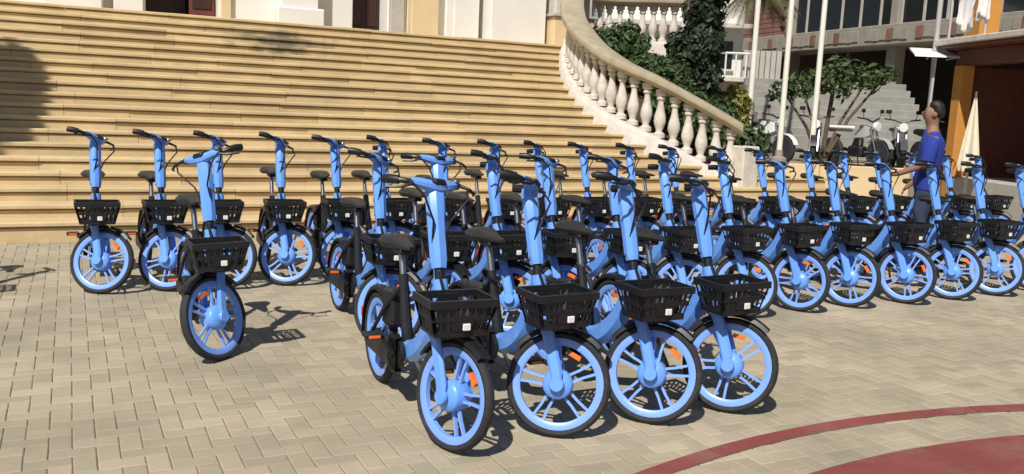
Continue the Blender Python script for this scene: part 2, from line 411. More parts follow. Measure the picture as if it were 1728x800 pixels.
# ------------------------------------------------------------------ foliage helpers
def leaf_mb(b, c, r, n, size, rng, squash=1.0, shell=.5):
    for _ in range(n):
        d = Vector((rng.gauss(0,1), rng.gauss(0,1), rng.gauss(0,1))).normalized()
        rad = r*(shell+(1-shell)*rng.random()**.6)*rng.uniform(.82,1.12)
        p = Vector(c)+Vector((d.x*rad, d.y*rad, d.z*rad*squash))
        s = size*rng.uniform(.35,1.45)
        nrm = (d+Vector((rng.uniform(-.9,.9),rng.uniform(-.9,.9),rng.uniform(-.5,1.0)))).normalized()
        a = nrm.orthogonal().normalized(); a.rotate(Matrix.Rotation(rng.uniform(0,6.3),3,nrm)); q = nrm.cross(a)
        b.add([p-a*s, p+q*s*.45+nrm*s*.12, p+a*s, p-q*s*.45+nrm*s*.12], [(0,1,2,3)])
def shrub(name, label, cat, base, blobs, m, n, size, seed, group=None, trunk_r=.05):
    rng = random.Random(seed); o = tag(empty(name, base), label, cat, group); b = MB(); s = MB()
    for (x, y, z, r, sq) in blobs:
        leaf_mb(b, (x,y,z), r, int(n*r*r/.25), size, rng, sq)
        for _ in range(5):   # lumps on the outline
            d = Vector((rng.gauss(0,1),rng.gauss(0,1),rng.gauss(0,.8))).normalized()*r*.75
            leaf_mb(b, (x+d.x,y+d.y,z+d.z*sq), r*.5, int(n*r*r*.6), size, rng, 1)
        s.tube([(0,0,-.05),(x*.4,y*.4,z*.5),(x,y,z)], [trunk_r,trunk_r*.6,trunk_r*.25], 6)
    b.build('crown', m, o); s.build('trunk', BARK, o, True)
    return o
shrub('garden_shrub', 'mid green leafy shrub behind the top bend of the balustrade', 'shrub', (9.35,14.75,2.2), [(0,0,.55,.55,.9),(.45,.25,.6,.45,.9),(-.2,-.3,.35,.4,.9)], LEAF, 900, .07, 1, 'shrubs behind the balustrade')
shrub('garden_shrub', 'green hedge shrub halfway down behind the stone rail', 'shrub', (9.55,13.9,1.9), [(0,0,.4,.5,.8),(.5,.1,.35,.45,.8),(.1,-.5,.25,.45,.8)], LEAF, 800, .06, 2, 'shrubs behind the balustrade')
shrub('garden_shrub', 'low olive shrub behind the lower run of the balustrade', 'shrub', (9.7,12.85,1.35), [(0,0,.35,.5,.7),(.5,-.2,.25,.45,.7),(-.5,-.2,.3,.4,.7)], LEAF, 700, .06, 3, 'shrubs behind the balustrade')
shrub('garden_shrub', 'lowest green shrub near the foot of the balustrade', 'shrub', (9.75,12.0,.95), [(0,0,.3,.42,.75),(.5,-.25,.2,.36,.75),(-.35,.15,.35,.34,.75)], LEAF, 650, .06, 4, 'shrubs behind the balustrade')
shrub('dark_tree', 'dark dense evergreen tree rising behind the balustrade', 'tree', (11.0,14.3,1.9), [(0,0,.4,.55,1.0),(.05,.1,1.0,.5,1.0),(0.1,0,1.7,.42,1.1),(.15,0,2.3,.55,1.0),(-.4,0,2.5,.35,.9),(.6,.1,2.55,.4,.8),(-.5,-.1,.35,.5,.9),(-.2,-.2,.9,.42,.9)], LEAFD, 900, .08, 5, None, .13)
shrub('yellow_shrub', 'tall yellow green grass clump beside the first flagpole', 'shrub', (12.75,15.1,.7), [(0,0,.7,.35,1.2),(0,0,1.15,.33,1.1)], LEAFY, 900, .08, 6)
shrub('street_tree', 'small light green tree in front of the grey stairway', 'tree', (15.2,14.95,.62), [(-.6,.2,1.7,.45,.65),(.15,0,1.9,.55,.7),(.9,-.3,1.95,.45,.65),(.4,.1,2.25,.3,.8),(-.95,.4,1.6,.32,.8),(1.25,-.5,2.05,.25,.8)], LEAF, 190, .085, 7, None, .06)
pp = tag(empty('palm_tree', (14.40, 16.60, .6)), 'thin palm with drooping fronds above the balustrade garden', 'palm tree')
MB().tube([(0,0,0),(.03,.02,1.8),(.0,.0,3.85)], [.07,.05,.045], 9).build('trunk', BARK, pp, True)
rng = random.Random(5)
for k in range(15):
    a = k*2.4; L_ = rng.uniform(.8,1.15); fr = MB(); P = []
    for t in range(9):
        q = t/8; P.append(Vector((math.cos(a)*L_*q, math.sin(a)*L_*q, 3.85+.35*q*(1.4 if k % 3 else .4)-1.15*q*q)))
    fr.tube(P, [.012-.001*t for t in range(9)], 4)
    sd_ = Vector((-math.sin(a), math.cos(a), 0))
    for t in range(34):
        q = .12+.88*t/34; i0 = min(7, int(q*8)); p = P[i0].lerp(P[i0+1], q*8-i0); d = (P[i0+1]-P[i0]).normalized(); l_ = .3*math.sin(math.pi*min(1,q*.85+.1))
        for s_ in (-1,1):
            e_ = p+sd_*s_*l_*.75+d*l_*.5-Vector((0,0,l_*rng.uniform(.3,.6))); w_ = d*.016
            fr.add([p-w_, p+w_, e_], [(0,1,2)])
    fr.build('frond', LEAFO, pp)
# tree left of the steps, outside the picture: its dense leaning head throws the dark patch on the steps
pc = Vector((-.80, 12.72, 1.54)); Lh = 6.4
ph = Vector((pc.x-SH.x*Lh, pc.y-SH.y*Lh, pc.z+Lh*math.tan(R(SUN_EL))))
rng = random.Random(11)
pt = tag(empty('clipped_tree', (ph.x-.1, ph.y-.6, 0)), 'tall clipped tree with a dense dark head left of the steps', 'tree')
MB().tube([(0,0,0),(.05,.1,ph.z*.4),(.05,.3,ph.z*.75),(.1,.6,ph.z)], [.15,.12,.1,.05], 10).build('trunk', BARK, pt, True)
b = MB(); cc = Vector((.1,.6,ph.z))
for i in range(4200):
    a, q = rng.uniform(0, 6.2832), math.sqrt(rng.random())*rng.uniform(.94,1.05)
    p = cc+Vector((.52*q*math.cos(a), 1.32*q*math.sin(a), .64*q*math.sin(a)))+sdir*rng.uniform(-.5,.5)*math.sqrt(max(.1,1-q*q))
    n_ = Vector((rng.gauss(0,1),rng.gauss(0,1),rng.gauss(0,1)))-sdir*1.2; n_.normalize(); e1 = n_.orthogonal().normalized(); e1.rotate(Matrix.Rotation(rng.uniform(0,6.3),3,n_)); e2 = n_.cross(e1); z_ = rng.uniform(.05,.085)
    b.add([p-e1*z_, p+e2*z_*.5, p+e1*z_, p-e2*z_*.5], [(0,1,2,3)])
b.build('crown', LEAFD, pt)

# ------------------------------------------------------------------ raised street and what stands there
ZS = .62
st = MB(); st.prism([(11.7,15.0),(12.9,14.35),(22.5,9.55),(60,9.55),(60,60),(11.7,60)], -.05, ZS); struct(st.build('raised_street', FARPLAZA))
kb = MB(); d_ = Vector((22.5-12.9, 9.55-14.35, 0)).normalized(); nrm = Vector((d_.y, -d_.x, 0))
kr = tag(empty('street_kerb', (12.9, 14.35, 0)), 'low pale stone kerb wall edging the raised street behind the bikes', 'kerb')
kl = MB().cbox((0,-.07,0),(1.18,.12,ZS+.05),.012).mesh('kerb_stone', CREAM)
ang = math.atan2(d_.y, d_.x)
for i in range(9): link_copy(kl, 'kerb_stone', kr, T(d_*1.19*i+nrm*.1) @ rotz(ang))

# grey stairway
FA = math.atan2(-.447, .894)     # facing the plaza: local x runs to the right, local y away
gs = tag(empty('grey_stairway', (16.2, 17.1, ZS), FA+.0), 'grey concrete stairway rising behind the parked motorcycles', 'staircase')
for i in range(11):
    MB().cbox((-.4, i*.32, 0 if i == 0 else i*.19-.1), (4.2, i*.32+.36 if i < 10 else 6, (i+1)*.19),.012).build('step', GREYSTEP, gs)
MB().box((-.35,.3,0),(4.15,5.8,.5)).build('stair_core', GREYSTEP, gs)
pw = tag(empty('panel_wall', (17.55, 20.6, ZS), FA), 'grey corrugated panel fence left of the grey stairway', 'fence')
for i in range(7): MB().cbox((i*.16, 0, 0), (i*.16+.14, .05, 2.9), .01).build('panel', GREYSTONE, pw)
# white house behind the dark tree
wh = tag(empty('white_house', (16.3, 21.6, ZS), FA), 'white house with balcony rails seen past the dark tree', 'house')
MB().cbox((-2.5,0,0),(1.6,3,5.2),.02).build('wall', WHITEWALL, wh)
for k in range(4):
    for z in (.9, 2.35):
        w_ = MB().cbox((-2.1+k*.95,-.04,z),(-1.55+k*.95,.03,z+.8),.01).build('window', DARKGLASS, wh); MB().cbox((-2.15+k*.95,-.1,z-.07),(-1.5+k*.95,.02,z-.005),.01).build('sill', OLDWHITE, w_)
for z in (2.1, 3.6): MB().cbox((-2.6,-.7,z-.13),(1.7,-.01,z),.01).build('balcony_slab', OLDWHITE, wh)
for k in range(15): MB().tube([(-2.5+k*.29,-.66,2.1),(-2.5+k*.29,-.66,2.75)], .025, 6).build('baluster', WHITE, wh)
MB().tube([(-2.55,-.66,2.77),(1.65,-.66,2.77)], .035, 6).build('balcony_rail', WHITE, wh)

# unfinished concrete building, its long front running back to the left
A_ = Vector((21.31,16.82,0)); B_ = Vector((22.23,25.41,0)); bd = (B_-A_).normalized(); bang = math.atan2(bd.y, bd.x)
cbld = tag(empty('concrete_building', (A_.x, A_.y, ZS), bang), 'unfinished concrete and brick building with a long balcony band', 'building')
def lb(name, m, x0, x1, y0, y1, z0, z1, parent=cbld, c=.02): return MB().cbox((x0,y0,z0-ZS),(x1,y1,z1-ZS),c).build(name, m, parent)
# local x runs away to the left along the front, local -y is behind the front, +y faces the plaza
lb('balcony_band', CONC, -3.0, 14, -1.0, .35, 3.84, 4.42)
for i in range(48):
    if i % 7 != 6: lb('brick_panel', CONC if i % 4 else BRICK, -2.8+i*.28, -2.8+i*.28+.25, .345, .385, 3.96+.02*(i % 2), 4.3, c=.006)
lb('ground_wall', INTERIOR, -3, 14, -4.0, -3.6, ZS, 4.3); lb('floor_slab', CONC, -3, 14, -4.0, -1.02, 4.25, 4.41); lb('upper_wall', INTERIOR, -3, 7.0, -3.5, -3.2, 4.42, 8)
lb('roof_slab', CONC, -3, 14, -4, .35, 7.4, 7.8)
for x in (-2.6, 2.2, 7.0, 12.5):
    lb('column', CONC, x-.18, x+.18, -.5, -.1, ZS, 3.86); lb('column', CONC, x-.16, x+.16, -.5, -.1, 4.42, 7.42)
for i in range(11):
    x = -2.2+i*.85; lb('window_mullion', GREYSTONE, x-.04, x+.04, -.3, -.22, 4.42, 7.4, c=.005)
    w_ = lb('window', DARKGLASS, x+.05, x+.8, -.28, -.25, 4.44, 7.38, c=.004)
# brick infill of the far bay, brick courses as pieces
bm = MB().cbox((0,0,0),(.36,.12,.15),.006).mesh('brick', BRICK)
for r_ in range(14):
    for i in range(16):
        x = 7.25+(i+.5*(r_ % 2))*.375
        if x < 13.1: link_copy(bm, 'brick', cbld, T((x, -.12, 4.43-ZS+r_*.165)))
lb('mortar_wall', CONC, 7.2, 13.6, -.35, -.13, 4.425, 7.39)

# ochre house at the right edge
OA = math.atan2(-(11.87-9.97), -(15.2-14.47))+math.pi
od = Vector((14.47-15.2, 9.97-11.87, 0)).normalized(); oang = math.atan2(od.y, od.x)
oh = tag(empty('ochre_house', (15.22, 11.75, 0), oang), 'ochre house with orange pillars and a dark open ground floor', 'house')
def ob(name, m, x0, x1, y0, y1, z0, z1, parent=oh, c=.015): return MB().cbox((x0,y0,z0),(x1,y1,z1),c).build(name, m, parent)
# local x runs towards the camera along its front, local +y points into the house (to the right)
ob('pillar', ORANGEWALL, -.02, .26, -.05, .2, 0, 2.72); ob('pillar', ORANGEWALL, 3.6, 3.88, -.05, .2, 0, 2.72)
ob('beam', REDWOOD, -.1, 5.0, .02, .36, 2.72, 3.02); ob('balcony_slab', OLDWHITE, -.2, 5.0, -.42, 3.0, 3.08, 3.19)
ob('slab_edge', REDWOOD, -.16, 5.0, -.36, 3.0, 3.02, 3.08)
ob('back_wall', REDWOOD, -.05, 5.0, 3.0, 3.2, 0, 6.5); ob('end_wall', REDWOOD, -.25, -.05, .36, 3.0, 0, 2.72); ob('floor', GREYSTONE, -.3, 5, .0, 3.0, -.04, .62)
dd = ob('door', DOORWOOD, 1.3, 2.3, 2.9, 3.0, .62, 2.6); ob('door_panel', REDWOOD, 1.4, 2.2, 2.88, 2.9, .8, 1.6, dd); ob('window', DARKGLASS, .3, 1.0, 2.93, 3.0, 1.2, 2.4)
ob('notice', WHITE, .75, 1.1, 2.8, 2.84, 1.68, 1.8)
ob('upper_wall', ORANGEWALL, -.2, .25, .2, .6, 3.19, 6.5); ob('upper_wall', INTERIOR, .25, 5, 1.5, 1.6, 3.19, 6.5)
for k in range(5): MB().tube([(.1+k*1.1,-.3,3.19),(.1+k*1.1,-.3,3.97)], .025, 6).build('rail_post', SILVER, oh)
MB().tube([(-.1,-.3,3.98),(4.9,-.3,3.98)], .03, 6).build('balcony_rail', SILVER, oh)
# laundry on the balcony
def cloth(name, label, origin, w, h, seed):
    rng = random.Random(seed); n = 14; m_ = 10; vs = []; fs = []
    for j in range(m_+1):
        for i in range(n+1):
            t = i/n; k = j/m_
            vs.append((w*(t-.5)*(1-.25*k*(rng.random()*.2+.8)), .06*math.sin(t*17+seed)*(.3+k)+rng.uniform(-.006,.006), -h*k*(1-.15*math.sin(t*6+seed))))
    for j in range(m_):
        for i in range(n): fs.append((j*(n+1)+i, j*(n+1)+i+1, (j+1)*(n+1)+i+1, (j+1)*(n+1)+i))
    o = MB().add(vs, fs).build(name, CLOTH, None, True); o.location = origin; o.rotation_euler = (0,0,oang)
    s = o.modifiers.new('thick', 'SOLIDIFY'); s.thickness = .012
    return tag(o, label, 'laundry', 'washing on the balcony')
bp_ = Vector((15.22,11.75,0))
cloth('hanging_cloth', 'wide white cloth hung over the rail of the balcony', bp_+od*.62+Vector((-.28*-od.y*-1, -.28*od.x*-1, 0))*0+Vector((od.y*.33, -od.x*.33, 3.98)), .62, .62, 1)
cloth('hanging_cloth', 'narrow white cloth hanging beside the wide one on the balcony', bp_+od*1.15+Vector((od.y*.33, -od.x*.33, 4.0)), .28, .5, 5)
# closed white parasol in front of the ochre house
pr_ = tag(empty('closed_parasol', (14.5, 10.75, 0)), 'closed white parasol standing before the ochre house', 'parasol')
b = MB(); rings = []
for z, r_ in ((.78,.13),(.9,.15),(1.2,.12),(1.6,.075),(1.95,.035),(2.12,.015)):
    rings.append([Vector((math.cos(2*math.pi*j/16)*r_*(1+.22*(-1)**j), math.sin(2*math.pi*j/16)*r_*(1+.22*(-1)**j), z)) for j in range(16)])
b.loops(rings).build('canopy', mat('parasol canvas', (.70,.63,.50), .9, var=.08), pr_)
MB().tube([(0,0,0),(0,0,2.2)], .022, 8).build('pole', STEEL, pr_); MB().lathe([(.24,0),(.24,.05),(.06,.09),(.04,.25)], 16).build('base', CONC, pr_, True)
# flagpoles
for i, (x, y, lab) in enumerate(((13.05,15.0,'first of three tall white flagpoles, nearest the balustrade'),(13.68,14.68,'middle of three tall white flagpoles behind the bikes'),(14.28,14.35,'third tall white flagpole, in front of the street tree'))):
    fp = tag(empty('flagpole', (x,y,ZS)), lab, 'flagpole', 'white flagpoles')
    MB().tube([(0,0,0),(0,0,4),(0,0,8.5)], [.062,.055,.045], 12).build('shaft', POLE, fp, True)
    MB().lathe([(.17,0),(.17,.12),(.09,.16),(.075,.3)], 14).build('base', CONC, fp, True); MB().lathe([(.01,8.48),(.07,8.53),(.07,8.6),(.01,8.66)], 12).build('finial', POLE, fp, True)
lp = tag(empty('street_lamp', (14.93,12.05,0)), 'thin grey street lamp post beside the ochre house', 'street lamp')
MB().tube([(0,0,.0),(0,0,3),(.02,0,7)], [.06,.05,.04], 10).build('post', SILVER, lp, True); MB().cbox((-.16,-.16,0),(.16,.16,.7),.02).build('base', CONC, lp)
MB().tube([(0,0,6.9),(.1,-.3,7.05),(.3,-.8,7.1)], .03, 8).build('arm', SILVER, lp, True); MB().cbox((.2,-1.15,7.02),(.42,-.75,7.12),.03).build('lamp_head', SILVER, lp)
aw = tag(empty('small_awning', (14.95,12.02,2.85), FA), 'small white awning fixed to the lamp post', 'awning')
MB().loops([[Vector(p) for p in ((-.55,-.32,.0),(.3,-.32,.0),(.3,-.3,.03),(-.55,-.3,.03))],[Vector(p) for p in ((-.45,.2,.16),(.2,.2,.16),(.2,.2,.2),(-.45,.2,.2))]]).build('roof', WHITE, aw)
for s in (-1,1): MB().tube([(.19*s,.0,-.02),(.27*s,-.3,.01)], .012, 6).build('bracket', STEEL, aw)

# motorcycles on the raised street
def motorcycle(loc, rz, body, seatm, label):
    o = tag(empty('motorcycle', loc, rz), label, 'motorcycle', 'motorcycles parked on the raised street')
    for x in (.62,-.62):
        w = MB().lathe([(.2,-.045),(.27,-.055),(.3,-.03),(.3,.03),(.27,.055),(.2,.045)], 20, T((x,0,.3)), 'y').build('wheel', RUBBER, o, True)
        MB().lathe([(.03,-.05),(.2,-.03),(.2,.03),(.03,.05)], 14, T((x,0,.3)), 'y').build('hub', STEEL, w, True)
    MB().loops([[Vector((x, s*w_, z)) for s, z in ((-1,z0),(1,z0),(1,z1),(-1,z1))] for x, w_, z0, z1 in ((.42,.05,.70,.78),(.3,.11,.64,.9),(.08,.12,.62,.9),(-.05,.08,.6,.78),(-.45,.08,.69,.79),(-.85,.05,.76,.84))]).build('body', body, o, True)
    MB().cbox((-.72,-.13,.79),(.02,.13,.87),.03).build('seat', seatm, o)
    MB().cbox((-.12,-.12,.2),(.26,.12,.44),.04).build('engine', BLACK, o); MB().cbox((.02,-.07,.44),(.18,.07,.62),.02).build('cylinder_head', STEEL, o); MB().tube([(.42,0,.8),(.0,0,.6),(-.12,0,.28)], .03, 6).build('frame', BLACK, o)
    for s in (-1,1): MB().tube([(.62,s*.08,.3),(.42,s*.08,.88)], .025, 6).build('fork', STEEL, o)
    h = MB().tube([(.28,.36,1.06),(.38,.15,1.03),(.4,0,.97),(.38,-.15,1.03),(.28,-.36,1.06)], .018, 6).build('handlebar', BLACK, o)
    for s in (-1,1):
        q = MB().tube([(.36,s*.24,1.04),(.38,s*.3,1.2)], .008, 5).build('mirror', BLACK, h); MB().cbox((.37,s*.3-.06,1.17),(.395,s*.3+.06,1.25),.01).build('mirror_glass', DARKGLASS, q)
    MB().lathe([(.02,-.06),(.09,-.02),(.1,.05),(.09,.07),(.01,.075)], 12, T((.5,0,.88)) @ Matrix.Rotation(R(90),4,'Y')).build('headlight', WHITE, o, True)
    MB().loops([[Vector((.62+math.sin(a)*.34, s*.07, .3+math.cos(a)*.34)) for s in (-1,1)]+[Vector((.62+math.sin(a)*.355, s*.07, .3+math.cos(a)*.355)) for s in (1,-1)] for a in [R(v) for v in range(-50,71,20)]]).build('mudguard', body, o, True)
    MB().tube([(-.1,.15,.3),(-.4,.17,.35),(-.85,.17,.42)], [.03,.04,.045], 8).build('exhaust', STEEL, o, True)
    MB().tube([(0,.1,.25),(-.08,.26,.0)], .012, 5).build('side_stand', STEEL, o)
    return o
f0 = FA-R(90)
motorcycle((13.75,15.35,ZS), f0+R(35), WHITE, BLACK, 'white motorcycle parked between the first two flagpoles')
motorcycle((14.75,14.75,ZS), f0-R(20), BLACK, CREAM, 'black motorcycle with tan seat parked right of the third flagpole')
motorcycle((15.55,14.35,ZS), f0+R(30), SILVER, WHITE, 'silver motorcycle with pale seat parked before the grey stairway')
motorcycle((16.3,13.85,ZS), f0-R(15), WHITE, BLACK, 'white motorcycle with black seat standing nearest the man in blue')
motorcycle((17.0,13.4,ZS), f0+R(10), BLACK, BLACK, 'all black motorcycle parked nearest the ochre house')

# ------------------------------------------------------------------ the man in the blue shirt
def skinned(name, verts, edges, m, parent, root=0, sub=2):
    me = bpy.data.meshes.new(name); me.from_pydata([v[:3] for v in verts], edges, []); me.materials.append(m)
    o = bpy.data.objects.new(name, me); col.objects.link(o); o.parent = parent
    sk = o.modifiers.new('skin', 'SKIN'); sk.use_smooth_shade = True
    lay = me.skin_vertices[0] if me.skin_vertices else None
    if lay is None:
        bpy.context.view_layer.objects.active = o; bpy.ops.mesh.customdata_skin_add(); lay = me.skin_vertices[0]
    for i, v in enumerate(verts):
        r_ = v[3] if isinstance(v[3], tuple) else (v[3], v[3]); lay.data[i].radius = r_; lay.data[i].use_root = (i == root)
    sb = o.modifiers.new('sub', 'SUBSURF'); sb.levels = sub; sb.render_levels = sub
    return o
# local x = forward (he looks along it), local y = his left
man = tag(empty('person', (8.22, 6.56, -.02), math.atan2(.447,-.894)-R(22)), 'man in a royal blue shirt standing among the bikes, looking left', 'person')
V = []; E = []
def addv(x, y, z, r, prev=None):
    V.append((x,y,z,r)); i = len(V)-1
    if prev is not None: E.append((prev, i))
    return i
pel = addv(0,0,.98,.105); wai = addv(0,0,1.14,.095,pel); chs = addv(-.01,0,1.34,.105,wai); shd = addv(-.01,0,1.46,.075,chs)
nk = addv(.0,0,1.555,.055,shd); hb = addv(.015,0,1.63,(.07,.078),nk); hm = addv(.015,0,1.70,(.078,.095),hb); ht = addv(.0,0,1.785,(.06,.075),hm); nose = addv(.125,0,1.685,.014,hm); 
for s in (-1,1):
    hip = addv(-.0,s*.085,.88,.065,pel); kn = addv(.02+.02*s,s*.1,.5,.05,hip); an = addv(-.02+.05*s,s*.1,.09,.04,kn); addv(.14+.05*s,s*.11,.04,.035,an)
    sh_ = addv(-.01,s*.185,1.425,.05,shd); fx = .28 if s == 1 else .12
    el = addv(.04,s*.25,1.17,.045,sh_); wr = addv(fx,s*.24,1.06 if s == 1 else .95,.03,el); pm_ = addv(fx+.07,s*.235,1.045 if s == 1 else .89,(.035,.022),wr)
    dx, dz = (.9,-.2) if s == 1 else (.5,-.85)
    for k in range(4):
        kx = addv(fx+.07+dx*.05,s*.235+(k-1.5)*.02,(1.045 if s == 1 else .89)+dz*.05,.0095,pm_); addv(fx+.07+dx*(.085-.008*abs(k-1.4)),s*.235+(k-1.5)*.019,(1.045 if s == 1 else .89)+dz*.08-.02,.008,kx)
    tk = addv(fx+.05,s*.195,(1.04 if s == 1 else .9),.011,pm_); addv(fx+.09,s*.18,(1.02 if s == 1 else .87),.009,tk)
skinned('body', V, E, SKIN, man)
def loft(b, spec, n=18, fold=.0, seed=0):
    rings = []
    for k, (cx_, cy_, z, rx, ry) in enumerate(spec):
        rings.append([Vector((cx_+math.cos(a)*rx*(1+fold*math.sin(5*a+1.7*k+seed)), cy_+math.sin(a)*ry*(1+fold*math.sin(7*a-2.3*k+seed)), z+fold*.25*math.sin(3*a+k))) for a in [2*math.pi*i/n for i in range(n)]])
    return b.loops(rings)
sb_ = MB(); loft(sb_, [(0,0,.90,.128,.178),(0,0,.96,.125,.174),(0,0,1.03,.122,.168),(0,0,1.10,.118,.162),(-.005,0,1.18,.12,.166),(-.01,0,1.27,.128,.18),(-.01,0,1.36,.13,.19),(-.01,0,1.43,.112,.178),(-.005,0,1.48,.088,.13),(0,0,1.53,.066,.07)], 22, .035)
for s in (-1,1):
    sb_.tube([(-.01,s*.15,1.425),(0,s*.2,1.38),(.015,s*.228,1.31),(.025,s*.245,1.24),(.03,s*.25,1.2)], [.07,.078,.074,.07,.072], 12)
sb_.build('shirt', SHIRT, man, True)
tb = MB(); loft(tb, [(0,0,.80,.11,.165),(0,0,.90,.118,.168),(0,0,1.0,.112,.16),(0,0,1.04,.108,.155)], 18, .02)
for s in (-1,1): tb.tube([(0,s*.085,.88),(.02+.01*s,s*.09,.68),(.02+.02*s,s*.1,.5),(.0+.03*s,s*.1,.28),(-.02+.05*s,s*.1,.07)], [.098,.09,.08,.072,.066], 12)
tb.build('trousers', JEANS, man, True)
skinned('hair', [(-.055,0,1.64,(.07,.05)),(-.045,0,1.72,(.088,.078)),(-.02,0,1.795,(.086,.078)),(.06,0,1.80,(.07,.04))], [(0,1),(1,2),(2,3)], HAIR, man)
for s in (-1,1):
    skinned('shoe', [(-.04+.05*s,s*.1,.055,.05),(.06+.05*s,s*.105,.045,.046),(.17+.05*s,s*.11,.035,.035)], [(0,1),(1,2)], BLACK, man)
    MB().lathe([(.004,-.006),(.009,0),(.004,.006)], 8, T((.103,s*.032,1.705)) @ Matrix.Rotation(R(90),4,'Y')).build('eye', HAIR, man, True)
    MB().lathe([(.005,-.012),(.024,-.004),(.026,.004),(.005,.01)], 10, T((.0,s*.083,1.69)), 'y').build('ear', SKIN, man, True)
MB().cbox((.088,-.022,1.632),(.099,.022,1.640),.002).build('mouth', TANK, man)

# ------------------------------------------------------------------ hire bicycles
# local x = forward, y = rider's left, ground at z = 0, wheels at x = +-.54
WR, WB = .25, .54
AX_D = Vector((-math.sin(R(18)), 0, math.cos(R(18)))); AX_P = Vector((.50, 0, .25))
def onaxis(z, fwd=0.0):
    t = (z-AX_P.z)/AX_D.z; p = AX_P+AX_D*t; return Vector((p.x+fwd, 0, p.z))
def rrect(w, h, c):
    w /= 2; h /= 2
    return [(-w+c,-h),(w-c,-h),(w,-h+c),(w,h-c),(w-c,h),(-w+c,h),(-w,h-c),(-w,-h+c)]
def arc(cx, cz, r, a0, a1, n, y=0): return [Vector((cx+r*math.cos(R(a0+(a1-a0)*i/n)), y, cz+r*math.sin(R(a0+(a1-a0)*i/n)))) for i in range(n+1)]
def make_wheel(b_root, cx, rear=False):
    c = T((cx,0,WR))
    hub = MB(); hr = .072 if not rear else .05
    hub.lathe([(.02,-.062),(.04,-.055),(hr*.92,-.045),(hr,-.036),(hr,.036),(hr*.92,.045),(.04,.055),(.02,.062)], 20, c, 'y')
    h = hub.build('rear_wheel' if rear else 'front_wheel', BLUE if not rear else BLACK, b_root, True)
    ty = MB(); prof = [(WR+dr,y) for dr, y in ((-.034,-.016),(-.028,-.022),(-.014,-.0245),(-.004,-.017),(0,-.006),(0,.006),(-.004,.017),(-.014,.0245),(-.028,.022),(-.034,.016))]
    rings = [[c @ Vector((r_*math.cos(2*math.pi*i/44), y, r_*math.sin(2*math.pi*i/44))) for r_, y in prof] for i in range(44)]
    ty.loops(rings, closed=True).build('tyre', RUBBER, h, True)
    rm = MB(); prof = [(r_,y) for r_, y in ((.219,-.0175),(.219,.0175),(.197,.0185),(.183,.012),(.183,-.012),(.197,-.0185))]
    rings = [[c @ Vector((r_*math.cos(2*math.pi*i/44), y, r_*math.sin(2*math.pi*i/44))) for r_, y in prof] for i in range(44)]
    rm.loops(rings, closed=True).build('rim', RIM, h, True)
    a0 = 18 if not rear else 45
    for k in range(5):
        a = R(a0+72*k); sp = MB(); u = Vector((math.cos(a),0,math.sin(a))); w = Vector((-math.sin(a),0,math.cos(a))); o_ = Vector((cx,0,WR))
        for s in (-1,1):
            sp.tube([o_+u*.05+w*s*.018, o_+u*.12+w*s*.019, o_+u*.184+w*s*.026], .0062, 6, up=Vector((0,1,0)), prof=[(-1,-1.2),(1,-1.2),(1,1.2),(-1,1.2)])
        sp.build('spoke', RIM, h)
    for k, aa in enumerate((a0+36,)):
        u = Vector((math.cos(R(aa)),0,math.sin(R(aa)))); w = Vector((-u.z,0,u.x)); o_ = Vector((cx,0,WR))+u*.155
        q = MB(); q.loops([[o_+u*a_+w*b_+Vector((0,y,0)) for a_, b_ in ((-.011,-.032),(.011,-.028),(.011,.028),(-.011,.032))] for y in (.012,-.012)]).build('wheel_reflector', ORANGE, h)
    return h
